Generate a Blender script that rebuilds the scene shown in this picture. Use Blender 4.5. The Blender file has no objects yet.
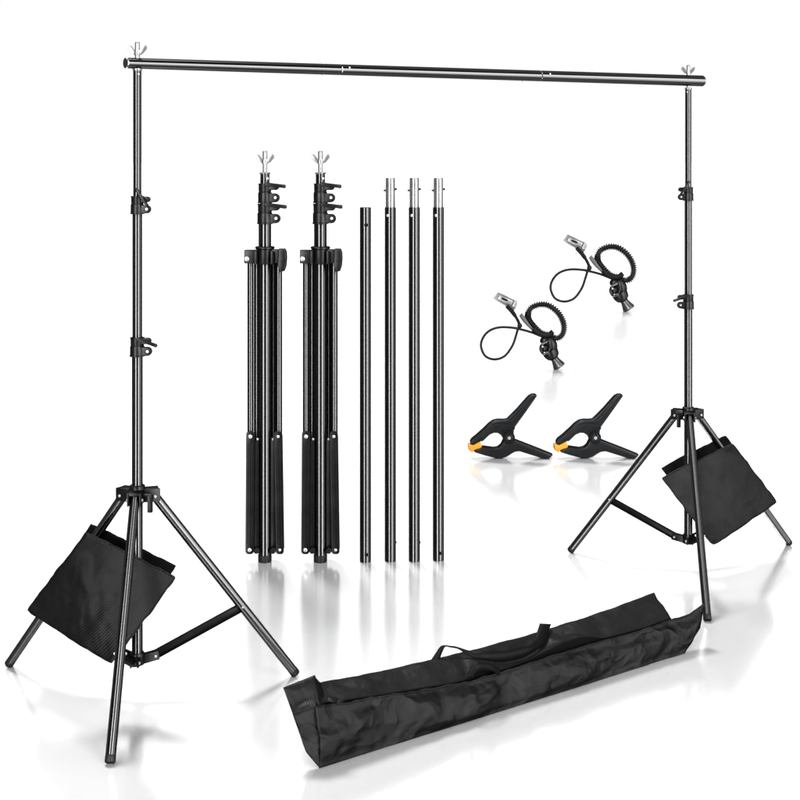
import bpy, bmesh, math, random
from mathutils import Vector, Matrix, noise
random.seed(4)
V = Vector
sc = bpy.context.scene
COL = sc.collection
PI = math.pi

# ------------------------------------------------------------------ camera
F = 1400.0; HY = 158.0; CX = 400.0; CH = 1.68        # focal length and horizon measured off the photo (800 px frame)
cam_d = bpy.data.cameras.new('camera'); cam = bpy.data.objects.new('camera', cam_d); COL.objects.link(cam)
cam.location = (0, 0, CH); cam.rotation_euler = (PI/2, 0, 0)
cam_d.sensor_width = 36; cam_d.lens = F/800*36; cam_d.shift_y = -(400-HY)/800
cam_d.clip_start = .05; cam_d.clip_end = 500
sc.camera = cam
sc.view_settings.view_transform = 'Standard'; sc.view_settings.look = 'None'; sc.view_settings.exposure = 0

def P(px, py, D):  return V(((px-CX)*D/F, D, CH-(py-HY)*D/F))
def G(px, py):     return P(px, py, F*CH/(py-HY))

# ------------------------------------------------------------------ materials
def newmat(name):
    m = bpy.data.materials.new(name); m.use_nodes = True
    m.node_tree.nodes.clear(); return m, m.node_tree.nodes, m.node_tree.links
def coated(name, dif, spec, rough, bump=0, bscale=60, var=0, weave=False, rvar=0.0, bdist=.002, aniso=0, crumple=0, cscale=9):
    m, N, L = newmat(name)
    out = N.new('ShaderNodeOutputMaterial'); add = N.new('ShaderNodeAddShader')
    d = N.new('ShaderNodeBsdfDiffuse'); g = N.new('ShaderNodeBsdfAnisotropic')
    d.inputs['Color'].default_value = (*dif, 1); g.inputs['Color'].default_value = (*spec, 1)
    g.inputs['Roughness'].default_value = rough
    L.new(d.outputs[0], add.inputs[0]); L.new(g.outputs[0], add.inputs[1]); L.new(add.outputs[0], out.inputs[0])
    if aniso:                                    # drawn tube: finish stretched along the tube's own axis
        g.inputs['Anisotropy'].default_value = aniso
        at = N.new('ShaderNodeAttribute'); at.attribute_name = 'axis'; L.new(at.outputs['Vector'], g.inputs['Tangent'])
    tc = N.new('ShaderNodeTexCoord')
    nz = N.new('ShaderNodeTexNoise'); nz.inputs['Scale'].default_value = bscale; nz.inputs['Detail'].default_value = 4
    L.new(tc.outputs['Object'], nz.inputs['Vector'])
    if var:
        mr = N.new('ShaderNodeMapRange'); mr.inputs['To Min'].default_value = 1-var; mr.inputs['To Max'].default_value = 1+var
        mr.inputs['From Min'].default_value = .3; mr.inputs['From Max'].default_value = .7
        n2 = N.new('ShaderNodeTexNoise'); n2.inputs['Scale'].default_value = bscale*.25; n2.inputs['Detail'].default_value = 5
        L.new(tc.outputs['Object'], n2.inputs['Vector']); L.new(n2.outputs[0], mr.inputs['Value'])
        for sh, c in ((d, dif), (g, spec)):
            mx = N.new('ShaderNodeVectorMath'); mx.operation = 'SCALE'; mx.inputs[0].default_value = c
            L.new(mr.outputs[0], mx.inputs['Scale']); L.new(mx.outputs[0], sh.inputs['Color'])
    if rvar:
        mr = N.new('ShaderNodeMapRange'); mr.inputs['To Min'].default_value = max(.02, rough-rvar); mr.inputs['To Max'].default_value = rough+rvar
        L.new(nz.outputs[0], mr.inputs['Value']); L.new(mr.outputs[0], g.inputs['Roughness'])
    if bump:
        b = N.new('ShaderNodeBump'); b.inputs['Strength'].default_value = bump; b.inputs['Distance'].default_value = bdist
        L.new(nz.outputs[0], b.inputs['Height']); last = b
        if weave:
            sep = N.new('ShaderNodeSeparateXYZ'); L.new(tc.outputs['Object'], sep.inputs[0])
            sx = N.new('ShaderNodeMath'); sx.operation = 'ADD'; L.new(sep.outputs[0], sx.inputs[0]); L.new(sep.outputs[1], sx.inputs[1])
            ws = []
            for s in (sx.outputs[0], sep.outputs[2]):
                mm = N.new('ShaderNodeMath'); mm.operation = 'MULTIPLY'; mm.inputs[1].default_value = 900; L.new(s, mm.inputs[0])
                si = N.new('ShaderNodeMath'); si.operation = 'SINE'; L.new(mm.outputs[0], si.inputs[0]); ws.append(si)
            pr = N.new('ShaderNodeMath'); pr.operation = 'MULTIPLY'; L.new(ws[0].outputs[0], pr.inputs[0]); L.new(ws[1].outputs[0], pr.inputs[1])
            b2 = N.new('ShaderNodeBump'); b2.inputs['Strength'].default_value = .5; b2.inputs['Distance'].default_value = .0008
            L.new(pr.outputs[0], b2.inputs['Height']); L.new(b.outputs[0], b2.inputs['Normal']); last = b2
        if crumple:                                 # sharp-edged facets of creased cloth
            mp = N.new('ShaderNodeMapping'); mp.inputs['Scale'].default_value = (cscale*.75, cscale*.75, cscale*1.5); mp.inputs['Rotation'].default_value = (0, .55, .6)
            n3 = N.new('ShaderNodeTexNoise'); n3.inputs['Scale'].default_value = 5; n3.inputs['Detail'].default_value = 4
            L.new(tc.outputs['Object'], n3.inputs['Vector'])
            wa = N.new('ShaderNodeVectorMath'); wa.operation = 'MULTIPLY_ADD'; wa.inputs[1].default_value = (.22, .22, .22)
            L.new(n3.outputs['Color'], wa.inputs[0]); L.new(tc.outputs['Object'], wa.inputs[2]); L.new(wa.outputs[0], mp.inputs[0])
            hs = None
            for k_, (sc2, w2) in enumerate(((1.0, 1.0), (2.3, .4))):
                vo = N.new('ShaderNodeTexVoronoi'); vo.feature = 'F1'; vo.inputs['Scale'].default_value = sc2
                L.new(mp.outputs[0], vo.inputs['Vector'])
                mm = N.new('ShaderNodeMath'); mm.operation = 'MULTIPLY'; mm.inputs[1].default_value = w2; L.new(vo.outputs['Distance'], mm.inputs[0])
                if hs is None: hs = mm
                else:
                    aa = N.new('ShaderNodeMath'); aa.operation = 'ADD'; L.new(hs.outputs[0], aa.inputs[0]); L.new(mm.outputs[0], aa.inputs[1]); hs = aa
            b3 = N.new('ShaderNodeBump'); b3.inputs['Strength'].default_value = 1; b3.inputs['Distance'].default_value = crumple
            L.new(hs.outputs[0], b3.inputs['Height']); L.new(last.outputs[0], b3.inputs['Normal']); last = b3
        L.new(last.outputs[0], d.inputs['Normal']); L.new(last.outputs[0], g.inputs['Normal'])
    return m
def grey(v): return (v, v, v)
M = {}
ANI = -.9
M['gloss'] = coated('black_gloss_paint', grey(.0001), grey(.026), .235, aniso=ANI)
M['barpaint'] = coated('black_bar_paint', grey(.0001), grey(.036), .10)
M['legpaint'] = coated('black_leg_paint', grey(.0001), grey(.024), .17, aniso=-.72)
M['chrome'] = coated('bright_zinc_plate', grey(.022), grey(.07), .28, bump=.1, bscale=70, var=.15, bdist=.001)
M['plastic'] = coated('black_moulded_plastic', grey(.0007), grey(.0042), .34, bump=.3, bscale=220, var=.25, bdist=.0006)
M['clampblack'] = coated('charcoal_nylon', (.0013, .0014, .00155), grey(.0042), .34, bump=.2, bscale=90, var=.15, bdist=.001)
M['matte'] = coated('black_channel_steel', grey(.0006), grey(.0030), .34, bump=.15, bscale=90, var=.2, bdist=.0006)
M['fabric'] = coated('black_nylon_cloth', grey(.0008), grey(.0026), .42, bump=.25, bscale=14, var=.2, weave=True, bdist=.006, crumple=.006, cscale=5)
M['bagfab'] = coated('black_polyester_cloth', grey(.0007), grey(.0032), .36, bump=.15, bscale=60, var=.1, weave=True, bdist=.002, crumple=.019, cscale=6.5)
M['bagfab_lit'] = coated('black_polyester_cloth_lit', grey(.0016), grey(.0018), .46, bump=.15, bscale=60, var=.1, weave=False, bdist=.002, crumple=.012, cscale=5)  # same cloth as bagfab, lit look in its colour: lighter base, back-light glare cut
M['inside'] = coated('dark_lining', grey(.0005), grey(.001), .6, bump=.2, bscale=40)
M['strap'] = coated('black_webbing', grey(.0007), grey(.0015), .5, bump=.3, bscale=300)
M['silver'] = coated('zinc_plated_steel', grey(.012), grey(.040), .27, bump=.1, bscale=70, var=.15, rvar=.06, bdist=.001)
M['rivet'] = coated('polished_rivet', grey(.035), grey(.06), .35, bump=.1, bscale=60, bdist=.001)
M['rubber'] = coated('black_rubber', grey(.002), grey(.004), .45, bump=.2, bscale=200)
M['orange'] = coated('orange_soft_plastic', (.115, .047, .0009), grey(.01), .35, bump=.1, bscale=80, var=.06)
M['web'] = coated('grey_webbing', grey(.012), grey(.006), .5, bump=.3, bscale=200)
M['cord'] = coated('black_elastic_cord', grey(.0008), grey(.0025), .4, bump=.3, bscale=300)
M['cone'] = coated('smoky_grey_plastic', grey(.004), grey(.013), .3, bump=.1, bscale=50, var=.2)
M['hole'] = coated('drilled_hole', grey(.001), grey(.001), .8)

# white glossy studio floor
m, N, L = newmat('white_gloss_floor')
out = N.new('ShaderNodeOutputMaterial'); add = N.new('ShaderNodeAddShader')
d = N.new('ShaderNodeBsdfDiffuse'); g = N.new('ShaderNodeBsdfAnisotropic')
d.inputs['Color'].default_value = (.059, .059, .0595, 1); g.inputs['Color'].default_value = (.58, .58, .58, 1)
tc = N.new('ShaderNodeTexCoord'); nz = N.new('ShaderNodeTexNoise'); nz.inputs['Scale'].default_value = 3; nz.inputs['Detail'].default_value = 3
mr = N.new('ShaderNodeMapRange'); mr.inputs['To Min'].default_value = .15; mr.inputs['To Max'].default_value = .18
L.new(tc.outputs['Object'], nz.inputs['Vector']); L.new(nz.outputs[0], mr.inputs['Value']); L.new(mr.outputs[0], g.inputs['Roughness'])
L.new(d.outputs[0], add.inputs[0]); L.new(g.outputs[0], add.inputs[1]); L.new(add.outputs[0], out.inputs[0])
M['floor'] = m

# ------------------------------------------------------------------ studio light: white cyclorama surround with softboxes
w = bpy.data.worlds.new('World'); sc.world = w; w.use_nodes = True
N = w.node_tree.nodes; L = w.node_tree.links; N.clear()
wo = N.new('ShaderNodeOutputWorld'); bg = N.new('ShaderNodeBackground'); L.new(bg.outputs[0], wo.inputs[0])
tc = N.new('ShaderNodeTexCoord'); sp = N.new('ShaderNodeSeparateXYZ'); L.new(tc.outputs['Generated'], sp.inputs[0])
def mth(op, a, b=None, c=None):
    n = N.new('ShaderNodeMath'); n.operation = op
    for i, v in enumerate((a, b, c)):
        if v is None: continue
        if isinstance(v, (int, float)): n.inputs[i].default_value = v
        else: L.new(v, n.inputs[i])
    return n.outputs[0]
def step(v, a, b):
    n = N.new('ShaderNodeMapRange'); n.interpolation_type = 'SMOOTHSTEP'
    n.inputs['From Min'].default_value = a; n.inputs['From Max'].default_value = b; L.new(v, n.inputs['Value']); return n.outputs[0]
X, Y, Z = sp.outputs
ny = mth('MULTIPLY', Y, -1)
az = mth('ARCTAN2', X, ny)               # 0 = towards the camera, + = right
el = mth('ARCSINE', Z)
R = math.radians
def win(az0, az1, el0, el1, s):
    a = mth('MULTIPLY', step(az, R(az0-2), R(az0+2)), step(az, R(az1+2), R(az1-2)))
    e = mth('MULTIPLY', step(el, R(el0-2), R(el0+2)), step(el, R(el1+3), R(el1-3)))
    return mth('MULTIPLY', mth('MULTIPLY', a, e), s)
back = step(Y, -.12, .12)
front = mth('MULTIPLY', mth('SUBTRACT', 1, back), .10)
tot = mth('ADD', back, front)
tot = mth('ADD', tot, win(-30, -13, -4, 46, 84.0))
tot = mth('ADD', tot, win(33, 49, -4, 46, 84.0))
tot = mth('ADD', tot, win(54, 92, -3, 20, 22.0))                  # unseen side box, added for the highlight stripe along the crossbar
tot = mth('ADD', tot, mth('MULTIPLY', step(Z, .86, .93), 9.0))   # overhead softbox
KEY = V((-.17, .50, .86)).normalized()
dp = N.new('ShaderNodeVectorMath'); dp.operation = 'DOT_PRODUCT'; dp.inputs[1].default_value = KEY; L.new(tc.outputs['Generated'], dp.inputs[0])
tot = mth('ADD', tot, mth('MULTIPLY', step(dp.outputs['Value'], math.cos(R(6.8)), math.cos(R(5.2))), 440.0))   # round back softbox
L.new(tot, bg.inputs['Color']); bg.inputs['Strength'].default_value = 1.0
w.cycles.sampling_method = 'MANUAL'; w.cycles.sample_map_resolution = 1024
# back key lamp: a large round softbox high behind the set, throws the short soft shadows towards the viewer
ld = bpy.data.lights.new('back_softbox', 'AREA'); ld.shape = 'DISK'; ld.size = 7.0; ld.energy = 14000
lo = bpy.data.objects.new('back_softbox', ld); COL.objects.link(lo)
dirv = KEY; lo.location = V((0, 6.5, 0)) + dirv*34
lo.rotation_euler = (-dirv).to_track_quat('-Z', 'Y').to_euler()

# ------------------------------------------------------------------ mesh helpers
class MB:
    def __init__(s, o=(0, 0, 0)): s.bm = bmesh.new(); s.o = V(o)
    def tube(s, a, b, r0, r1=None, n=32, cap=True, bev=0):
        a, b = V(a), V(b); r1 = r0 if r1 is None else r1
        if bev:
            u = (b-a).normalized()
            prof = [(a, r0-bev), (a+u*bev, r0), (b-u*bev, r1), (b, r1-bev)]
        else: prof = [(a, r0), (b, r1)]
        s.chain([p for p, _ in prof], [r for _, r in prof], n, cap); return s
    def chain(s, pts, rad, n=16, cap=True, closed=False, ell=None):
        pts = [V(p) for p in pts]; k = len(pts); rings = []
        ax = pts[-1]-pts[0]
        if ax.length > 1e-6 and not hasattr(s, 'axis'): s.axis = ax.normalized()
        if isinstance(rad, (int, float)): rad = [rad]*k
        if not closed:                            # support rings keep long straight runs shading flat
            np_, nr_ = [pts[0]], [rad[0]]
            for i in range(k-1):
                ln = (pts[i+1]-pts[i]).length; r_ = max(rad[i], rad[i+1])
                if r_ > 0 and ln > 5*r_:
                    for f_ in (.35*r_/ln, 1-.35*r_/ln): np_.append(pts[i].lerp(pts[i+1], f_)); nr_.append(rad[i]+(rad[i+1]-rad[i])*f_)
                np_.append(pts[i+1]); nr_.append(rad[i+1])
            pts, rad, k = np_, nr_, len(np_)
        t0 = (pts[1]-pts[0]).normalized()
        ref = V((0, 1, 0)) if abs(t0.y) < .9 else V((1, 0, 0))
        x = t0.cross(ref).normalized()
        for i in range(k):
            if closed: t = (pts[(i+1) % k]-pts[i-1]).normalized()
            else: t = (pts[min(i+1, k-1)]-pts[max(i-1, 0)]).normalized()
            x = (x - t*x.dot(t)).normalized(); y = t.cross(x)
            ex, ey = ell if ell else (1, 1)
            rings.append([s.bm.verts.new(pts[i]+(x*math.cos(2*PI*j/n)*ex+y*math.sin(2*PI*j/n)*ey)*rad[i]) for j in range(n)])
        rng = range(k) if closed else range(k-1)
        for i in rng:
            A, B = rings[i], rings[(i+1) % k]
            for j in range(n): s.bm.faces.new((A[j], A[(j+1) % n], B[(j+1) % n], B[j]))
        if cap and not closed:
            s.bm.faces.new(rings[0][::-1]); s.bm.faces.new(rings[-1])
        return s
    def box(s, c, size, rot=None, bev=.0):
        b = bmesh.new(); bmesh.ops.create_cube(b, size=1)
        for v in b.verts: v.co = V((v.co.x*size[0], v.co.y*size[1], v.co.z*size[2]))
        if bev: bmesh.ops.bevel(b, geom=b.edges[:], offset=bev, segments=2, profile=.6, affect='EDGES')
        mtx = Matrix.Translation(V(c)) @ (rot.to_4x4() if rot else Matrix())
        b.transform(mtx); s.merge(b); return s
    def bar(s, a, b, wdt, th, side=(0, 1, 0), bev=.001):
        a, b = V(a), V(b); z = (b-a).normalized(); y = V(side); y = (y-z*y.dot(z)).normalized(); x = y.cross(z)
        rot = Matrix((x, y, z)).transposed()
        return s.box((a+b)/2, (wdt, th, (b-a).length), rot, bev)
    def merge(s, b):
        me = bpy.data.meshes.new('tmp'); b.to_mesh(me); s.bm.from_mesh(me); b.free(); bpy.data.meshes.remove(me)
    def ball(s, c, r, sc_=(1, 1, 1), rot=None):
        b = bmesh.new(); bmesh.ops.create_uvsphere(b, u_segments=24, v_segments=14, radius=r)
        for v in b.verts: v.co = V((v.co.x*sc_[0], v.co.y*sc_[1], v.co.z*sc_[2]))
        b.transform(Matrix.Translation(V(c)) @ (rot.to_4x4() if rot else Matrix())); s.merge(b); return s
    def prism(s, pts, y0, y1, bev=0, f=None):
        b = bmesh.new(); vs = [b.verts.new((p[0], y0, p[1])) for p in pts]
        fc = b.faces.new(vs); r = bmesh.ops.extrude_face_region(b, geom=[fc])
        for v in r['geom']:
            if isinstance(v, bmesh.types.BMVert): v.co.y = y1
        bmesh.ops.recalc_face_normals(b, faces=b.faces[:])
        if bev:
            ed = [e for e in b.edges if abs(e.verts[0].co.y-e.verts[1].co.y) < 1e-6]
            bmesh.ops.bevel(b, geom=ed, offset=bev, segments=3, profile=.5, affect='EDGES', clamp_overlap=True)
        s.merge(b); return s
    def grid(s, rows, closed=False):
        vs = [[s.bm.verts.new(p) for p in r] for r in rows]
        for i in range(len(vs)-1):
            for j in range(len(vs[0])-1):
                s.bm.faces.new((vs[i][j], vs[i][j+1], vs[i+1][j+1], vs[i+1][j]))
        return vs
    def build(s, name, m, parent=None, sub=0, solid=0, ang=35):
        o = s.bm
        bmesh.ops.remove_doubles(o, verts=o.verts[:], dist=1e-6)
        bmesh.ops.recalc_face_normals(o, faces=o.faces[:])
        o.transform(Matrix.Translation(-s.o))
        me = bpy.data.meshes.new(name); o.to_mesh(me); o.free()
        for p in me.polygons: p.use_smooth = True
        me.set_sharp_from_angle(angle=R(ang)); me.materials.append(M[m])
        ax = getattr(s, 'axis', V((0, 0, 1))); at = me.attributes.new('axis', 'FLOAT_VECTOR', 'POINT')
        at.data.foreach_set('vector', list(ax)*len(me.vertices))
        ob = bpy.data.objects.new(name, me); COL.objects.link(ob)
        if parent: ob.parent = parent
        else: ob.location = s.o
        if solid:
            md = ob.modifiers.new('thickness', 'SOLIDIFY'); md.thickness = solid; md.offset = 0
        if sub:
            md = ob.modifiers.new('smooth', 'SUBSURF'); md.levels = sub; md.render_levels = sub
        return ob
def thing(name, label, cat, loc, group=None):
    o = bpy.data.objects.new(name, None); COL.objects.link(o); o.location = loc; o.empty_display_size = .1
    o['label'] = label; o['category'] = cat
    if group: o['group'] = group
    return o
def copy_tree(o, parent=None):
    c = o.copy(); COL.objects.link(c)
    if parent: c.parent = parent
    for ch in [x for x in o.children]: copy_tree(ch, c)
    return c
def catmull(pts, n=8, closed=False):
    pts = [V(p) for p in pts]; k = len(pts); out = []
    for i in range(k if closed else k-1):
        if closed: p0, p1, p2, p3 = pts[i-1], pts[i], pts[(i+1) % k], pts[(i+2) % k]
        else: p0, p1, p2, p3 = pts[max(i-1, 0)], pts[i], pts[i+1], pts[min(i+2, k-1)]
        for j in range(n):
            t = j/n
            out.append(.5*((2*p1)+(p2-p0)*t+(2*p0-5*p1+4*p2-p3)*t*t+(3*p1-p0-3*p2+p3)*t**3))
    if not closed: out.append(pts[-1].copy())
    return out
def interp(tab, x):
    if x <= tab[0][0]: return tab[0][1]
    for a, b in zip(tab, tab[1:]):
        if x <= b[0]: return a[1]+(b[1]-a[1])*(x-a[0])/(b[0]-a[0])
    return tab[-1][1]

# ------------------------------------------------------------------ floor
fb = MB(); fb.grid([[(-300, -20, 0), (300, -20, 0)], [(-300, 480, 0), (300, 480, 0)]])
fl = fb.build('floor', 'floor'); fl['kind'] = 'structure'

# ------------------------------------------------------------------ small hardware
def wing_nut(o, root, base, s=1.0, stud=.05, nutz=.016, lift=0):
    """silver threaded stud with a wing nut"""
    base = V(base)
    b = MB(o)
    k = 10; pts = []; rad = []
    for i in range(k*3+1):
        pts.append(base+V((0, 0, stud*i/(k*3)))); rad.append((.0086 if i % 2 else .0078)*s)
    rad[-1] = .0062*s
    b.chain(pts, rad, 16)
    st = b.build('threaded_stud', 'silver', root)
    b = MB(o); c = base+V((0, 0, nutz))
    b.tube(c-V((0, 0, .007*s)), c+V((0, 0, .008*s)), .012*s, .0095*s, 20)
    for sx in (-1, 1):
        out_ = [(.004, -.005), (.010, -.008), (.019, -.002), (.031, .012), (.0325, .019), (.028, .025), (.021, .023), (.011, .011), (.004, .007)]
        bb = MB(); bb.prism([(c.x+sx*x*s, c.z+z*s) for x, z in out_], c.y-.006*s, c.y+.006*s, .0012*s)
        me = bpy.data.meshes.new('t'); bb.bm.to_mesh(me); b.bm.from_mesh(me); bb.bm.free(); bpy.data.meshes.remove(me)
    b.build('wing_nut', 'silver', root)

def lock_collar(o, root, c, r, side, s=1.0, lever=0, ltop=False):
    """two stacked clamp rings with lug, lever and bolt; c = centre of the pair"""
    c = V(c)
    b = MB(o)
    z0 = c.z-.033*s; zm = c.z-.001*s; z1 = c.z+.023*s
    R0 = r+.0055*s
    b.chain([V((c.x, c.y, z)) for z in (z0, z0+.003*s, z0+.004*s, zm-.003*s, zm)], [R0+.0015*s, R0+.0015*s, R0, R0, R0-.002*s], 32)
    b.chain([V((c.x, c.y, z)) for z in (zm, zm+.003*s, z1-.004*s, z1-.003*s, z1)], [R0-.0025*s, R0-.0015*s, R0-.0015*s, R0, R0], 32)
    # lugs standing off the rings
    for (za, zb, ext) in ((z0+.002*s, zm-.004*s, .023*s), (zm+.005*s, z1-.001*s, .021*s)):
        zc = (za+zb)/2; h = (zb-za)/2; n = 8; out_ = [(c.x+side*(R0-.008*s), za)]
        cx = c.x+side*(R0+ext-h)
        for i in range(n+1):
            a = -PI/2+PI*i/n; out_.append((cx+side*h*math.cos(a), zc+h*math.sin(a)))
        out_.append((c.x+side*(R0-.008*s), zb))
        bb = MB(); bb.prism(out_, c.y-.013*s, c.y+.004*s, .0018*s)
        me = bpy.data.meshes.new('t'); bb.bm.to_mesh(me); b.bm.from_mesh(me); bb.bm.free(); bpy.data.meshes.remove(me)
    col = b.build('lock_collar', 'plastic', root)
    b = MB(o); zc = (z0+zm)/2; bx = c.x+side*(R0+.011*s)
    b.tube((bx, c.y-.0165*s, zc), (bx, c.y-.012*s, zc), .0042*s, .0046*s, 16)
    b.build('bolt', 'rivet', col)
    # lever: tapered paddle across the front of the upper ring
    b = MB(o)
    if ltop:  a, e = V((bx+side*.004*s, 0, zm-.006*s)), V((c.x+side*.001*s, 0, z1+.020*s))
    else:     a, e = V((c.x+side*.002*s, 0, z1-.001*s)), V((c.x+side*(R0+.036*s), 0, z1-.022*s+lever*s))
    a.y = c.y-R0-.001*s; e.y = c.y-R0*.6-.004*s
    b.bar(a, e, .0105*s, .008*s, (0, 1, 0), .003*s)
    b.ball(e, .0058*s, (1, .8, 1))
    b.build('lever', 'plastic', col)

def riv(o, par, p, n=(0, -1, 0), r=.004, h=.003):
    b = MB(o); rivet(b, p, n, r, h); return b.build('rivet', 'rivet', par)
def rivet(b, p, n=(0, -1, 0), r=.004, h=.003):
    p, n = V(p), V(n).normalized()
    b.chain([p, p+n*h*.6, p+n*h], [r, r*.9, r*.45], 14)

# ------------------------------------------------------------------ open backdrop stands
STOP = 1.953
def open_stand(base, feet, side, label, top=STOP):
    """base: floor point under the column; feet: outer(bag side), inner(free side), front; side=+1 when clamps point right"""
    o = V(base)
    root = thing('backdrop_stand', label, 'light stand', o, 'open tripod stands holding up the crossbar')
    x, y = o.x, o.y
    MB(o).tube((x, y, .105), (x, y, 1.10), .0168).build('lower_tube', 'gloss', root)
    MB(o).tube((x, y, 1.09), (x, y, 1.55), .0152).build('middle_tube', 'gloss', root)
    t = MB(o).tube((x, y, 1.54), (x, y, top), .0128, bev=.001).build('upper_tube', 'gloss', root)
    b = MB(o); rivet(b, (x+side*.006, y-.0115, top-.012), r=.0038); b.build('rivet', 'rivet', t)
    b = MB(o); b.tube((x, y, top-.001), (x, y, top+.006), .014, .015, 24); b.build('washer', 'silver', root)
    lock_collar(o, root, (x, y, 1.538), .0152, side, 1.0, ltop=True)
    lock_collar(o, root, (x, y, 1.096), .0168, side, 1.05, lever=0)
    # leg yoke
    zc = .628
    b = MB(o)
    b.chain([V((x, y, z)) for z in (zc-.022, zc-.018, zc+.016, zc+.022, zc+.030, zc+.032)], [.023, .026, .026, .024, .024, .021], 32)
    tops = []
    for f in feet:
        dv = V((f.x-x, f.y-y, 0)).normalized(); sd = V((-dv.y, dv.x, 0))
        for q in (-1, 1):
            b.bar(V((x, y, zc))+dv*.018+sd*q*.019, V((x, y, zc))+dv*.068+sd*q*.019, .040, .006, sd, .0015)
        b.bar(V((x, y, zc+.016))+dv*.018, V((x, y, zc+.016))+dv*.066, .008, .038, sd, .0015)
        tops.append((V((x, y, zc-.004))+dv*.052, dv, sd))
    yoke = b.build('leg_yoke', 'plastic', root)
    # clamp knob of the yoke
    kb = MB(o); kx = x+side*.046
    kb.tube((x+side*.020, y-.02, zc-.002), (x+side*.052, y-.028, zc-.002), .011, .011, 20, bev=.002)
    kb.box((kx, y-.034, zc-.020), (.016, .012, .052), None, .003)
    kb.build('clamp_knob', 'plastic', yoke)
    for tp, dv, sd in tops:
        for q in (-1, 1): riv(o, yoke, tp+sd*q*.022, sd*q, .0052, .004)
    # bottom bracket
    zb = .118
    b = MB(o)
    b.chain([V((x, y, z)) for z in (zb-.018, zb-.014, zb+.014, zb+.020)], [.020, .024, .024, .021], 32)
    lows = []
    for f in feet:
        dv = V((f.x-x, f.y-y, 0)).normalized(); sd = V((-dv.y, dv.x, 0))
        for q in (-1, 1):
            b.bar(V((x, y, zb-.002))+dv*.018+sd*q*.011, V((x, y, zb+.006))+dv*.066+sd*q*.011, .026, .004, sd, .001)
        lows.append((V((x, y, zb+.005))+dv*.055, dv, sd))
    br = b.build('brace_bracket', 'plastic', root)
    for lp, dv, sd in lows:
        for q in (-1, 1): riv(o, br, lp+sd*q*.014, sd*q, .0048, .004)
    for f, (tp, dv, sd), (lp, _, _) in zip(feet, tops, lows):
        u = (f-tp).normalized()
        ft = f+V((0, 0, .006))
        leg = MB(o).tube(tp-u*.01, ft-u*.018, .0148, n=28).build('leg', 'legpaint', root)
        MB(o).chain([ft-u*.019, ft-u*.018, ft-u*.003, ft], [.0149, .0151, .0151, .0130], 28).build('rubber_foot', 'rubber', leg)
        # U-channel brace up to the leg
        mp = tp+(ft-tp)*.61
        off = V((0, 0, -.004))
        bb = MB(o)
        bb.bar(lp, mp+off, .024, .0022, sd, .0006)
        for q in (-1, 1):
            n_ = (mp+off-lp).normalized(); up = sd.cross(n_).normalized()
        nn = (mp+off-lp).normalized(); up = sd.cross(nn).normalized()
        for q in (-1, 1):
            bb.bar(lp+up*q*.0107+sd*.005, mp+off+up*q*.0107+sd*.005, .0024, .011, sd, .0005)
            bb.bar(lp+up*q*.0107-sd*.005, mp+off+up*q*.0107-sd*.005, .0024, .011, sd, .0005)
        brc = bb.build('brace', 'matte', root)
        for q in (-1, 1): riv(o, brc, mp+sd*q*.0155, sd*q, .0042, .004)
    return root, tops

LC = V((-.820, 4.37, 0)); RC = V((1.182, 5.74, 0))
Lfeet = [G(8.5, 666.5), G(296, 676), G(110, 765)]
Rfeet = [G(789.5, 545), G(570, 552.5), G(707.5, 622)]
lstand, Ltops = open_stand(LC, Lfeet, 1, 'near tripod stand on the left holding the left end of the crossbar, legs spread')
rstand, Rtops = open_stand(RC, Rfeet, -1, 'farther tripod stand on the right holding the right end of the crossbar, legs spread', top=1.962)
wing_nut(LC, lstand, (LC.x, LC.y, 1.957), .92, stud=.085, nutz=.052)
wing_nut(RC, rstand, (RC.x, RC.y, 1.966), .88, stud=.095, nutz=.066)

# ------------------------------------------------------------------ crossbar
def onbar(px):
    k = (px-CX)/F; t = (k*LC.y-LC.x)/((RC.x-LC.x)-k*(RC.y-LC.y)); return LC+(RC-LC)*t, t
def barz(t): return 1.975+(1.9985-1.975)*(t+.016)/1.05
def barr(t): return .0168+(.0226-.0168)*(t+.016)/1.05
pA, tA = onbar(125); mid, _ = onbar(410)
rootx = thing('crossbar', 'long glossy black crossbar spanning the tops of the two open stands', 'pole', pA+V((0, 0, barz(tA))))
o = pA+V((0, 0, barz(tA)))
segs = [(125, 339.6), (339.6, 539), (539, 702.3)]
for i, (a, b_) in enumerate(segs):
    (p0, t0), (p1, t1) = onbar(a), onbar(b_)
    p0 = p0+V((0, 0, barz(t0))); p1 = p1+V((0, 0, barz(t1))); u = (p1-p0).normalized()
    r0, r1 = barr(t0), barr(t1)
    bb = MB(o); e = .0012
    pts = [p0+u*(.0006 if i else 0), p0+u*.002, p1-u*.002, p1-u*.0006]; rad = [r0-e, r0, r1, r1-e]
    if i == 2: # open hollow right end
        pts += [p1-u*.0007, p1-u*.09]; rad += [r1-.003, r1-.003]
    if i == 0:
        pts = [p0+u*.09, p0+u*.0002]+pts; rad = [r0-.003, r0-.003]+rad
    bb.chain(pts, rad, 40)
    sec = bb.build('tube_section', 'barpaint', rootx)
    for px_, dz, dn in {0: [(323.5, 1, 0), (323.5, -1, 0)], 1: [(347, 0, 1), (523, 1, 0), (523, -1, 0)], 2: [(547, 0, 1)]}[i]:
        q, tq = onbar(px_); q = q+V((0, 0, barz(tq))); rr = barr(tq)
        fr = V((.56, -.83, 0)); bb = MB(o)
        if dn: rivet(bb, q+fr*(rr-.001)*.93+V((0, 0, rr*.35)), fr+V((0, 0, .35)), .0042, .003)
        else: rivet(bb, q+V((0, 0, dz*(rr-.0012))), (0, 0, dz), .0045, .0045)
        bb.build('rivet', 'rivet', sec)

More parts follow.
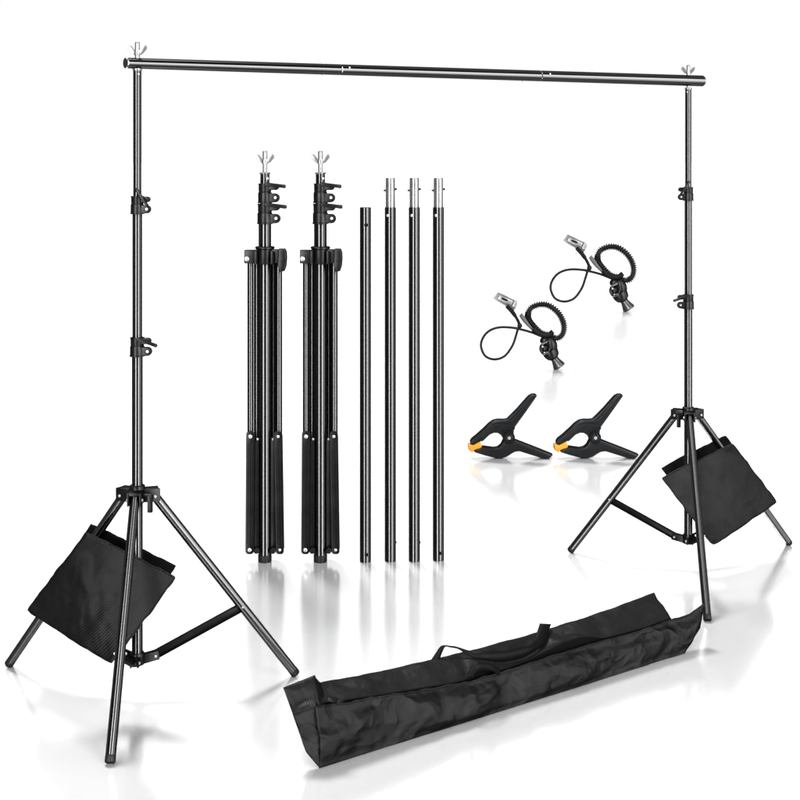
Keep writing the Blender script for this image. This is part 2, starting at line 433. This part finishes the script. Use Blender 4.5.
# ------------------------------------------------------------------ loose crossbar tubes standing in a row
def gpt(px, py): return G(px, py)
def tube_pole(px, py, topy, spigot, holes, label, group):
    g = G(px, py+.8); D = g.y; s = D/F; H = (py-topy)*s
    root = thing('crossbar_tube', label, 'tube', g, group)
    r = 5.6*s
    t = MB(g).chain([g+V((0, 0, z)) for z in (0, .002, H-.003, H-.0008, H-.0008, H-.05)], [r-.001, r, r, r-.0015, r-.004, r-.004], 40).build('tube', 'gloss', root)
    for (hy, hx, kind) in holes:
        z = (py-hy)*s; a = math.asin(max(-1, min(1, hx/5.6)))
        nrm = V((math.sin(a), -math.cos(a), 0)); p = g+nrm*(r-.0008)+V((0, 0, z)); b = MB(g)
        if kind == 'rivet': rivet(b, p, nrm, .0068, .004); b.build('rivet', 'rivet', t)
        elif kind == 'hole': rivet(b, p, nrm, .0085, .0012); b.build('bolt_hole', 'hole', t)
        else: rivet(b, p, nrm, .006, .005); b.build('snap_button', 'plastic', t)
    if spigot:
        rs = 4.75*s; H2 = (py-177)*s
        sp_ = MB(g).chain([g+V((0, 0, z)) for z in (H-.04, H2-.004, H2-.001, H2, H2-.03)], [rs, rs, rs-.0012, rs-.004, rs-.005], 36).build('spigot', 'silver', root)
        for sx, yy in ((-1, 189.6), (1, 188.4)):
            z = (py-yy)*s; b = MB(g); p = g+V((sx*(rs-.001), 0, z))
            b.chain([p, p+V((sx*.006, 0, 0)), p+V((sx*.010, 0, 0))], [.0048, .0045, .002], 14)
            b.build('snap_pin', 'plastic', sp_)
    return root
gr = 'loose crossbar tubes with silver spigots standing in a row'
tube_pole(365.4, 560.6, 206.3, False, [(224, .9, 'hole'), (552.5, 1.2, 'hole')],
          'plain black tube without a spigot, between the folded stands and the spigot tubes', 'loose black tubes standing in a row')
t1 = tube_pole(390.3, 560.0, 206.3, True, [(214.5, -2.6, 'rivet'), (541, 5.2, 'button')],
               'black tube with silver spigot right beside the plain black tube', 'loose black tubes standing in a row')
t2 = copy_tree(t1); t2.location = G(414.3, 560.8); t2['label'] = 'black tube with silver spigot, middle one of the three spigot tubes'
t3 = tube_pole(438.4, 559.2, 206.3, True, [(214.5, -2.6, 'rivet'), (551, 1.5, 'hole')],
               'black tube with silver spigot and a hole at its foot, rightmost of the tubes', 'loose black tubes standing in a row')

# ------------------------------------------------------------------ folded stands
def folded_stand(px):
    g = G(px, 561.5); s = g.y/F; x, y = g.x, g.y
    Z_ = lambda py: (561.5-py)*s
    root = thing('folded_light_stand', '', 'light stand', g, 'folded light stands standing upright')
    T = lambda x_, y_, z_: g+V((x_, y_, z_))
    MB(g).tube(T(0, 0, Z_(555)), T(0, 0, Z_(222)), 6.4*s, n=36).build('column', 'gloss', root)
    MB(g).tube(T(0, 0, Z_(222)), T(0, 0, Z_(174)), 4.7*s, n=32, bev=.001).build('upper_tube', 'gloss', root)
    b = MB(g); rivet(b, T(.012, -.0185, Z_(178.5)), (.2, -1, 0), .006, .004); b.build('rivet', 'rivet', root)
    MB(g).tube(T(0, 0, Z_(174)), T(0, 0, Z_(172.3)), 5.4*s, 6.0*s, 28).build('washer', 'silver', root)
    k = 1.2
    wing_nut(g, root, T(0, 0, Z_(173)), k, stud=22*s, nutz=11.5*s)
    lock_collar(g, root, T(0, 0, Z_(191.5)), 5.0*s, 1, 1.46, lever=.014)
    lock_collar(g, root, T(0, 0, Z_(212)), 5.6*s, 1, 1.50, lever=.014)
    # yoke
    b = MB(g)
    b.chain([T(0, 0, Z_(z)) for z in (264, 263, 249.5, 248.5, 247, 246.4)], [7.5*s, 8.2*s, 8.2*s, 9.8*s, 9.8*s, 9*s], 36)
    b.box(T(-13.2*s, 0, Z_(256.5)), (14.5*s, .038, 13.5*s), None, .004)
    b.box(T(13.0*s, 0, Z_(256)), (12*s, .038, 13.5*s), None, .004)
    b.box(T(0, .045, Z_(256.5)), (.04, .06, 13.5*s), None, .004)
    b.box(T(-8*s, -.028, Z_(257)), (.011, .03, 13*s), None, .003)
    b.box(T(8*s, -.028, Z_(257)), (.011, .03, 13*s), None, .003)
    yk = b.build('leg_yoke', 'plastic', root)
    b = MB(g)
    kn = [(14.5, 248.5), (20.5, 248.5), (22, 252), (22.3, 258.5), (21.6, 266), (20, 270.5), (15.5, 271), (13.6, 265)]
    b.prism([(x+a*s, g.z+Z_(c)) for a, c in kn], y-.045, y+.012, .004)
    b.box(T(18*s, -.047, Z_(259.2)), (7.5*s, .006, .005), None, .001)
    b.build('clamp_knob', 'plastic', yk)
    b = MB(g); rivet(b, T(-17.6*s, -.019, Z_(258.5)), r=.0105, h=.005); b.build('rivet', 'rivet', yk)
    # legs and folded braces
    for (lx, ly, r, zt, zb_) in ((-14.5, 0, 3.1, 262, 546), (13.9, 0, 3.5, 262, 546), (8.2, .035, 3.9, 258, 546)):
        u_ = MB(g).tube(T(lx*s, ly, Z_(zb_)), T((lx)*s, ly, Z_(zt)), r*s, n=28).build('leg', 'gloss', root)
        MB(g).tube(T(lx*s, ly, Z_(551.5)), T(lx*s, ly, Z_(545)), r*s*.95, r*s*1.12, 24, bev=.001).build('rubber_foot', 'rubber', u_)
    MB(g).tube(T(-8.4*s, .032, Z_(546)), T(-8.4*s, .032, Z_(259)), 3.6*s, n=28).build('slide_rod', 'gloss', root)
    for (x0, x1, yy, wd, rz) in ((-14.0, -14.7, -.024, 8.2, .012), (13.7, 15.4, -.024, 8.0, .009)):
        a = T(x0*s, yy, Z_(430)); e = T(x1*s, yy, Z_(552.5))
        b = MB(g); hw = wd*s/2; cr = hw*.75; out_ = []
        for (cx_, cz_, a0) in ((a.x+hw-cr, a.z-cr, 0), (a.x-hw+cr, a.z-cr, 90), (e.x-hw+cr, e.z+cr, 180), (e.x+hw-cr, e.z+cr, 270)):
            for t_ in range(7): out_.append((cx_+cr*math.cos(R(a0+15*t_)), cz_+cr*math.sin(R(a0+15*t_))))
        b.prism(out_, yy+y-.003, yy+y+.002, .0015)
        for q in (-.45, .45): b.bar(a+V((q*hw*1.2, -.0035, -.05)), e+V((q*hw*1.2, -.0035, .045)), .0035, .003, (0, 1, 0), .001)
        for q in (-1, 1): b.bar(a+V((q*(wd/2-.3)*s, .012, -.02)), e+V((q*(wd/2-.3)*s, .012, .02)), .003, .028, (0, 1, 0), .001)
        br_ = b.build('brace', 'matte', root)
        riv(g, br_, a+V((0, -.002, -.022)), r=.0088 if x0 < 0 else .0068, h=.005); riv(g, br_, e+V((0, -.002, .018)), r=.0088 if x0 < 0 else .0068, h=.005)
    for lx, wd in ((-8.6, 5.2), (9.3, 5.4)):
        b = MB(g); b.bar(T(lx*s, -.012, Z_(440)), T(lx*s, -.012, Z_(549)), wd*s, .004, (0, 1, 0), .001)
        ib = b.build('inner_brace', 'matte', root)
        MB(g).tube(T(lx*.9*s, -.030, Z_(549)), T(lx*.9*s, .0, Z_(549)), 3.1*s, n=24, bev=.003).build('hinge_knuckle', 'plastic', ib)
        riv(g, ib, T((lx+(1.5 if lx < 0 else -1))*s, -.014, Z_(438.5)), r=.0055, h=.005)
    b = MB(g); b.chain([T(0, 0, z) for z in (0, .004, 7*s, 8*s)], [6.2*s, 6.8*s, 6.8*s, 5.5*s], 36); b.build('column_cap', 'rubber', root)
    return root
f1 = folded_stand(264.9); f1['label'] = 'folded black tripod stand, the one nearer the open left stand'
f2 = copy_tree(f1); f2.location = G(320.4, 561.5); f2['label'] = 'folded black tripod stand, the one next to the loose tubes'

# ------------------------------------------------------------------ sandbags straddling one leg of each open stand
def fbm(p, sc_): return noise.fractal(V(p)*sc_, 1.0, 2.0, 4)
def sandbag(front_px, back_px, depths_f, depths_b, label, seed):
    """panels given by 4 corners each (top-hinge, top-open, bottom-open, bottom-hinge) in order"""
    fc = [P(a, b, d) for (a, b), d in zip(front_px, depths_f)]
    bc = [P(a, b, d) for (a, b), d in zip(back_px, depths_b)]
    o = (fc[2]+fc[3])/2; o = V((o.x, o.y, 0))
    root = thing('sandbag', label, 'sandbag', o, 'empty saddle sandbags hung on the stands')
    def panel(c, amp, bul, y_sign):
        n = 44; rows = []
        for i in range(n+1):
            v = i/n; r = []
            for j in range(n+1):
                u = j/n
                p = (c[0]*(1-u)+c[1]*u)*(1-v)+(c[3]*(1-u)+c[2]*u)*v
                e = min(u, 1-u, v, 1-v); k = min(1, e*6)
                wv = fbm((p.x+seed, p.y, p.z), 6)*amp+fbm((p.x*3+seed, p.z*.8, 3), 7)*amp*.5
                # diagonal soft folds running from the hung corner
                fold = math.sin((u*5.2+v*3.1+seed)*2+2.0*fbm((p.x+seed, 0, p.z), 4))*amp*.42
                edge = .0012*math.sin(u*40+seed)*(1-k)*.35+fbm((u*3, v*3, seed), 2.5)*.004*(1-k)
                p = p+((c[0]+c[1]+c[2]+c[3])/4-p)*(abs(2*u-1)*abs(2*v-1))**12*(.022 if v > .5 else .008)
                nrm = (c[1]-c[0]).cross(c[3]-c[0]).normalized()
                if nrm.y > 0: nrm = -nrm
                bulge = math.sin(PI*u)*math.sin(PI*v)*bul
                q = p+nrm*((wv+fold)*(.35+.65*k)+bulge)+ (c[1]-c[0]).normalized()*edge+(c[3]-c[0]).normalized()*edge
                r.append(q)
            rows.append(r)
        return rows
    fr = panel(fc, .006, .018, -1)
    b = MB(o); b.grid(fr); fp = b.build('front_panel', 'fabric', root, solid=.006, ang=80)
    bk = panel(bc, .003, .0, 1)
    b = MB(o); b.grid(bk); b.build('back_panel', 'inside', root, solid=.005, ang=80)
    # rolled seam hems along the front panel's edges
    def edge_line(line, name, r=.0032):
        bb = MB(o); bb.chain([p+V((0, -.002, 0)) for p in line[::2]], r, 8); bb.build(name, 'fabric', fp, ang=60)
    edge_line(fr[0], 'top_hem'); edge_line(fr[-1], 'bottom_hem', .0028)
    edge_line([r[0] for r in fr], 'side_hem', .0028); edge_line([r[-1] for r in fr], 'side_hem', .0028)
    # gusset joining the two panels around the bottom edge
    bb = MB(o); rows = []
    for t in range(7):
        w_ = t/6; rr = []
        for j in range(45):
            a = fr[-1][j]; e = bk[-1][j]; m_ = a*(1-w_)+e*w_; m_ = m_+V((0, 0, -.010*math.sin(PI*w_))); rr.append(m_)
        rows.append(rr)
    bb.grid(rows); bb.build('bottom_gusset', 'fabric', root, solid=.003, ang=80)
    return root
# left bag : corners (top left, top right, bottom right, bottom left)
sandbag([(86.5, 532.5), (175.5, 577), (112, 664), (27, 610)], [(90.5, 523.5), (176.5, 565.5), (113, 655), (38, 606)],
        [4.34, 4.32, 4.25, 4.44], [4.46, 4.43, 4.36, 4.60],
        'black fabric sandbag hanging on the left leg of the near left stand', 1.3)
sandbag([(732.5, 443.5), (662, 477.5), (713, 545.5), (777, 502)], [(726, 435), (661, 467.5), (714, 538), (770, 499)],
        [5.68, 5.65, 5.54, 5.80], [5.83, 5.80, 5.70, 6.00],
        'black fabric sandbag hanging on the right leg of the farther right stand', 7.7)

# ------------------------------------------------------------------ carry bag
A = G(319, 768.5); B = G(684.5, 653.8)
ud = (B-A).normalized(); nd = V((-ud.y, ud.x, 0))      # nd points away from the viewer
if nd.y < 0: nd = -nd
def PB(px, py, off):
    k = V(((px-CX)/F, 1, -(py-HY)/F)); q = A+nd*off - V((0, 0, CH))
    t = V((q.x, q.y, 0)).dot(nd)/V((k.x, k.y, 0)).dot(nd)
    p = V((0, 0, CH))+k*t
    return p
root = thing('carry_bag', 'long black fabric carry bag lying open on the floor in front', 'carry bag', A)
NS = 150
def line(tab, off, x0, x1, offt=None):
    out = []
    for j in range(NS+1):
        x_ = x0+(x1-x0)*j/NS; of = off if offt is None else interp(offt, j/NS)
        out.append(PB(x_, interp(tab, x_), of))
    return out
bot = [(319, 768.5), (684.5, 653.8)]
ftop = [(315.5, 706), (345, 703), (374.5, 698.5), (391, 695), (420, 690.5), (449, 686), (470, 682), (485, 677.5), (502, 673), (540, 660.5), (580, 647.5), (604, 641), (640, 631), (670, 620.5), (690, 614), (705, 603.5)]
slit = [(315.5, 704.5), (374, 696.5), (420, 689), (449, 684.5), (466, 680), (472, 674), (480, 670.5), (490, 672), (500, 671), (520, 663.5), (545, 652), (562, 643.5), (578, 638), (590, 637.5), (603, 639.2), (640, 629.5), (671, 619)]
btop = [(318, 683.5), (355, 676.5), (391, 669.5), (420, 662.8), (455, 654), (490, 645.5), (522, 637), (537, 632.6), (575, 621), (605, 611), (630, 601.5), (654, 592.5)]
r0 = line(bot, 0, 319, 684.5)
r1 = line(ftop, .025, 315.5, 705)
def wr(p, a, s_, sd): return fbm((p.x+sd, p.y*1.3, p.z*1.6+sd), s_)*a
rows = []
NV = 26
for i in range(NV+1):
    v = i/NV; rr = []
    for j in range(NS+1):
        p = r0[j]*(1-v)+r1[j]*v; u = j/NS
        k = min(1, min(v, 1-v)*5); 
        d_ = wr(p, .014, 3.2, 2)+wr(p, .0035, 11, 5)
        # slanting creases radiating from the zip line
        d_ += .005*math.sin(u*46+v*5+3.5*fbm((u*6, v, 1), 2))*max(0, 1-abs(v-.72)*2.2)*(.5+.5*math.sin(u*17+1))
        p = p - nd*(k*(d_+.016*math.sin(PI*v)))
        if 0 < v < 1: p.z += 0
        p.z = max(p.z, .0012)
        if v > .9: p.z += wr(p, .004, 16, 4)
        rr.append(p)
    rows.append(rr)
b = MB(A); b.grid(rows); fpn = b.build('front_panel', 'bagfab', root, solid=.003, ang=80)
# hem above the zip on the front panel
bb = MB(A); bb.chain([p-nd*.001 for p in rows[-1]], .0028, 8); bb.build('hem', 'bagfab', fpn, ang=60)
# inner lining below the slit
lr = line(slit, .045, 315.5, 671)
rows2 = [rows[-1], [p+nd*.020-V((0, 0, .045)) for p in rows[-1]], [lr[j]*.5+rows[-1][j]*.5+nd*.01-V((0, 0, .06)) for j in range(NS+1)], [p-V((0, 0, .012)) for p in lr], lr]
b = MB(A); b.grid(rows2); b.build('lining', 'inside', root, ang=80)
# back panel rising behind the zip
r3 = line(btop, .15, 318, 654)
rows = []
for i in range(17):
    v = i/16; rr = []
    for j in range(NS+1):
        p = lr[j]*(1-v)+r3[j]*v; k = min(1, min(v, 1-v)*5); u = j/NS
        p = p+V((0, 0, 1))*k*(wr(p, .011, 4, 9)+wr(p, .003, 13, 3)+.0025*math.sin(u*60+v*9)*(1-v))
        if v > .95: p.z += wr(p, .003, 12, 4)
        rr.append(p)
    rows.append(rr)
b = MB(A); b.grid(rows); bkp = b.build('back_panel', 'bagfab_lit', root, solid=.003, ang=80)
# rear side down to the floor and underside
rr3 = rows[-1]
rows4 = [rr3, [p+nd*.02-V((0, 0, p.z*.35)) for p in rr3], [p+nd*.025-V((0, 0, p.z*.7)) for p in rr3], [V((p.x, p.y, .003))+nd*.015 for p in rr3]]
b = MB(A); b.grid(rows4); b.build('rear_side', 'bagfab', root, ang=80)
# zip teeth line and zip pull
bb = MB(A); bb.chain([p+V((0, 0, .0015)) for p in lr[::2]], .0022, 8); zp = bb.build('zip', 'strap', root, ang=60)
bb = MB(A); q = PB(333, 700.5, .03); bb.box(q+V((0, -.006, .004)), (.030, .010, .012), Matrix.Rotation(R(12), 3, 'Y'), .002)
bb.box(q+V((.022, -.008, .001)), (.022, .004, .008), Matrix.Rotation(R(-18), 3, 'Y'), .001); bb.build('zip_pull', 'matte', zp)
# left end: folded flap
def poly(name, pts, mname, par, wob=.004, n=14):
    """fabric quad: pts = 4 corners (px,py,off), finely divided"""
    c = [PB(*p) for p in pts]; rws = []
    for i in range(n+1):
        v = i/n; r_ = []
        for j in range(n+1):
            u = j/n; p = (c[0]*(1-u)+c[1]*u)*(1-v)+(c[3]*(1-u)+c[2]*u)*v
            k = min(1, min(u, 1-u, v, 1-v)*4)
            r_.append(p-nd*k*(wob+wr(p, .018, 8, 6)))
        rws.append(r_)
    b_ = MB(A); b_.grid(rws); return b_.build(name, mname, par, solid=.003, ang=80)
poly('end_flap', [(283.3, 687.5, .10), (315, 675.3, .11), (321, 707, .026), (293, 715, .06)], 'bagfab', root, .006)
poly('end_panel', [(292.5, 714, .06), (321, 706, .024), (320, 768.3, -.001), (306, 752, .03)], 'bagfab', root, .004)
poly('end_fold', [(313.5, 676, .115), (321, 684, .145), (326, 706, .035), (316, 707, .026)], 'bagfab', root, .0)
# right end: back corner dipping into the front one
poly('end_panel', [(654, 592.7, .149), (659.5, 607, .12), (671, 621, .045), (650, 626, .05)], 'bagfab', root, .0)
poly('end_panel', [(684.5, 653, .002), (700, 628, .03), (704, 604.5, .028), (675, 640, .02)], 'bagfab', root, -.002)
# handles
def ribbon(name, pairs, par, m='strap', div=6):
    a = catmull([PB(420+x/4, 600+y/4, of) for (x, y, _, _, of) in pairs], div); e = catmull([PB(420+x/4, 600+y/4, of-.004) for (_, _, x, y, of) in pairs], div)
    b_ = MB(A); b_.grid([a, [(p+q)/2 for p, q in zip(a, e)], e]); return b_.build(name, m, par, solid=.0025, ang=70)
ribbon('handle', [(40, 247, 78, 240, .145), (62, 214, 88, 210, .15), (86, 183, 101, 187, .15), (120, 184, 122, 189, .145), (150, 188, 153, 196, .14), (200, 203, 192, 220, .115),
                  (260, 205, 245, 239, .085), (330, 203, 325, 248, .07), (400, 190, 395, 236, .065), (440, 180, 448, 212, .065), (458, 158, 498, 172, .085), (470, 122, 513, 128, .115), (479, 95, 524, 98, .15)], root)
ribbon('handle', [(479, 95, 524, 98, .16), (477, 104, 520, 106, .175), (472, 130, 514, 132, .18), (466, 160, 510, 165, .175)], root)
hp = catmull([PB(420+x/4, 600+y/4, of) for x, y, of in ((200, 303, .03), (212, 278, .025), (232, 265, .02), (262, 263, .02), (292, 272, .02), (318, 290, .028))], 6)
bb = MB(A); bb.chain(hp, .010, 12, ell=(1, .5)); bb.build('handle', 'strap', root)

# ------------------------------------------------------------------ spring clamps
def clamp(px_shift):
    g = G(500, 458); s = g.y/F
    root = thing('spring_clamp', '', 'clamp', g, 'black spring clamps with orange tips')
    def q(pts): return [((460+a/8-CX)*s, CH-(375+c/8-HY)*s) for a, c in pts]
    y = g.y
    upper = [(612, 163), (611, 156), (598, 151), (575, 152), (551, 163), (532, 183), (455, 270), (375, 350), (345, 354), (300, 353), (262, 362), (228, 386), (190, 424), (130, 478), (92, 508), (79, 530), (82, 548), (102, 551), (128, 538), (152, 523), (180, 523),
             (205, 500), (235, 471), (270, 456), (300, 458), (325, 475), (340, 500), (352, 530), (410, 520), (425, 470), (430, 430), (440, 405), (500, 322), (560, 238)]
    lower = [(104, 596), (120, 612), (200, 637), (290, 659), (330, 659), (372, 647), (405, 625), (435, 608), (472, 603), (560, 630), (640, 655), (690, 664), (712, 658), (728, 645), (739, 632), (640, 592), (530, 549), (440, 514), (415, 500), (372, 495), (345, 515), (325, 555), (300, 574), (270, 580), (225, 574), (182, 568), (150, 580)]
    up = MB(g).prism(q(upper), y-.030, y+.030, .008).build('upper_jaw', 'clampblack', root, ang=50)
    lw = MB(g).prism(q(lower), y-.034, y+.034, .008).build('lower_jaw', 'clampblack', root, ang=50)
    # raised reinforcing ribs on the handles
    def rib(name, pts, r, par):
        b_ = MB(g); c_ = [V((a, y-.030, c)) for a, c in q(pts)]; b_.chain(catmull(c_, 5), r, 10); b_.build(name, 'clampblack', par, ang=60)
    rib('rim', [(592, 160), (560, 175), (500, 250), (440, 325), (390, 368), (330, 368), (265, 378), (205, 425), (110, 510)], .0055, up)
    rib('rim', [(720, 643), (640, 615), (540, 575), (460, 545), (425, 535)], .005, lw)
    # pivot: knuckle discs, spring and pin
    c = q([(388, 490)])[0]; pv = V((c[0], y, c[1]))
    kk = MB(g); kk.chain([pv+V((0, yy, 0)) for yy in (.042, .038, -.040, -.046, -.046, -.036)], [.028, .033, .033, .029, .022, .020], 36); kn = kk.build('pivot_knuckle', 'clampblack', root)
    b_ = MB(g); pts = []
    for i in range(90):
        a = i/90*PI*2*3; pts.append(pv+V((math.cos(a)*.0175, -.052+.008*i/90, math.sin(a)*.0175)))
    b_.chain(pts, .003, 8); b_.build('spring', 'plastic', kn)
    b_ = MB(g); b_.chain([pv+V((0, yy, 0)) for yy in (-.03, -.051, -.054)], [.0105, .0105, .008], 20); b_.build('pivot_pin', 'rivet', kn)
    c2 = q([(360, 440)])[0]
    b_ = MB(g); b_.chain(catmull([V((a, y-.033, cc)) for a, cc in q([(335, 455), (350, 432), (385, 422), (420, 424), (432, 412)])], 5), .006, 10); b_.build('spring_arm', 'clampblack', kn)
    o1 = [(62, 550), (80, 548), (104, 553), (130, 540), (150, 527), (162, 527), (168, 545), (174, 566), (160, 578), (135, 585), (112, 593), (100, 612), (82, 603), (66, 590), (62, 570)]
    MB(g).prism(q(o1), y-.032, y+.032, .007).build('jaw_pad', 'orange', root, ang=50)
    return root
c1 = clamp(0); c1['label'] = 'black spring clamp with orange jaw pad, directly below the nearer elastic clip'
c2 = copy_tree(c1); c2.location = G(585.8, 458); c2['label'] = 'black spring clamp with orange jaw pad, next to the right stand'

# ------------------------------------------------------------------ elastic string clips
def clip():
    ox, oy = 470, 280
    g = G(ox+640/7.273, oy+650/7.273); s = g.y/F; y = g.y
    root = thing('elastic_clip', '', 'backdrop clip', g, 'elastic string clips for the backdrop')
    def q(a, c, dy=0): return V(((ox+a/7.273-CX)*s, y+dy, CH-(oy+c/7.273-HY)*s))
    k = s/7.273
    # coil ring of ribbed elastic
    ring = catmull([q(*p) for p in ((424, 240, 0), (450, 200, 0), (512, 178, .0), (575, 188, .0), (635, 232, 0), (672, 290, 0), (684, 350, .0), (668, 402, .0), (625, 424, .0), (570, 402, .02), (510, 380, .03), (455, 328, .02), (425, 282, .01))], 34, True)
    b = MB(g); rad = [(20.5+(4.5 if i % 8 < 4 else -5))*k for i in range(len(ring))]
    b.chain(ring, rad, 12, closed=True); b.build('coiled_band', 'cord', root, ang=30)
    # grey webbing tail
    b = MB(g); ta = [q(375, 238, -.01), q(400, 270, -.02), q(425, 310, -.02), q(470, 365, -.02)]; tb = [q(357, 258, -.01), q(375, 290, -.02), q(410, 330, -.02), q(455, 370, -.02)]
    b.grid([catmull(ta, 5), catmull(tb, 5)]); b.build('webbing_tail', 'web', root, solid=.01)
    b = MB(g); b.chain(catmull([q(455, 350, -.03), q(500, 385, -.035), q(560, 395, -.04), q(600, 370, -.04)], 6), [18*k]*19, 10); b.build('tie', 'cord', root)
    # thin cord loop
    pts = [q(*p) for p in ((560, 420, -.02), (520, 408, -.02), (450, 380, -.02), (380, 360, -.02), (300, 345, -.01), (210, 345, 0), (140, 370, 0), (95, 420, 0), (80, 480, 0), (105, 545, 0), (150, 573, 0), (205, 574, 0), (260, 548, .01), (310, 480, .02), (335, 410, .02), (350, 355, .01), (358, 335, 0))]
    b = MB(g); b.chain(catmull(pts, 8), 9*k, 12); b.build('cord_loop', 'cord', root)
    # thick strap up to the metal clip, knot
    b = MB(g); b.chain(catmull([q(362, 335, -.02), q(345, 290, -.03), (q(310, 235, -.03)), q(265, 185, -.03)], 6), [11*k]*10+[15*k]*9, 12, ell=(1, .6)); b.build('leash', 'strap', root)
    MB(g).ball(q(360, 330, -.02), 18*k, (1, .8, 1.1)).build('knot', 'cord', root)
    b = MB(g); b.chain(catmull([q(262, 210, -.01), q(268, 250, -.01), q(280, 290, -.02), q(310, 325, -.02), q(345, 342, -.02)], 6), 2.2*k, 8)
    b.chain(catmull([q(275, 215, -.01), q(300, 225, -.01), q(330, 260, -.02), q(352, 300, -.02)], 6), 2.2*k, 8); b.build('wire_ring', 'silver', root)
    # metal suspender clip
    zb = lambda pts: [(q(a, c).x, q(a, c).z) for a, c in pts]
    b = MB(g); b.prism(zb([(205, 88), (352, 156), (330, 205), (318, 222), (283, 205), (245, 180), (222, 168), (168, 135)]), y-.012, y+.012, .003); mc = b.build('metal_clip', 'silver', root)
    b = MB(g); b.prism(zb([(215, 110), (310, 152), (298, 178), (250, 160), (200, 135)]), y-.022, y-.010, .003)
    b.prism(zb([(325, 148), (350, 160), (332, 200), (306, 188)]), y-.024, y-.010, .003)
    b.build('clip_lever', 'chrome', mc)
    b = MB(g); b.prism(zb([(232, 124), (275, 142), (268, 154), (225, 136)]), y-.0245, y-.0215, 0); b.build('slot', 'matte', mc)
    b = MB(g); b.chain([q(178, 152, -.005), q(228, 190, -.005)], 3.2*k, 8); b.build('jaw', 'silver', mc)
    # cord lock, hook loop, swivel, and flared foot
    ax = (q(648, 645)-q(585, 470)).normalized()
    rot = ax.to_track_quat('Z', 'Y').to_matrix()
    b = MB(g); b.ball(q(588, 465), 56*k, (1, .8, 1.25), rot); b.ball(q(550, 440, -.01), 36*k, (1.2, .8, .9)); b.ball(q(548, 500, -.01), 34*k, (1., .8, 1.1)); hd = b.build('cord_lock', 'plastic', root)
    b = MB(g); b.chain(catmull([q(*p) for p in ((560, 440, -.04), (520, 460, -.05), (507, 495, -.05), (525, 528, -.05), (560, 520, -.05), (575, 480, -.045))], 6), 9*k, 10); b.build('hook', 'gloss', root)
    MB(g).ball(q(522, 478, -.06), 8*k).build('rivet', 'rivet', hd); MB(g).ball(q(535, 520, -.06), 6*k).build('rivet', 'rivet', hd)
    b = MB(g); c0 = q(578, 515); c1_ = q(615, 570)
    b.chain([c0, c0+(c1_-c0)*.35, c0+(c1_-c0)*.8, c1_], [57*k, 57*k, 47*k, 29*k], 28); b.build('swivel', 'plastic', root)
    a0 = q(608, 562); a1 = q(652, 632)
    b = MB(g); b.chain([a0, a0+(a1-a0)*.3, a0+(a1-a0)*.6, a0+(a1-a0)*.88, a1, a1+(a1-a0)*.06], [27*k, 30*k, 38*k, 46*k, 43*k, 22*k], 28)
    ft = b.build('flared_foot', 'cone', root)
    return root, s
e1, s1 = clip(); e1['label'] = 'elastic string clip with silver jaw, just above the spring clamps'
e2 = copy_tree(e1); g2 = G(540+637/7.273, 220+666/7.273)
e2.location = g2; e2.scale = [g2.y/F/s1]*3
e2['label'] = 'elastic string clip with silver jaw, higher one beside the right stand pole'
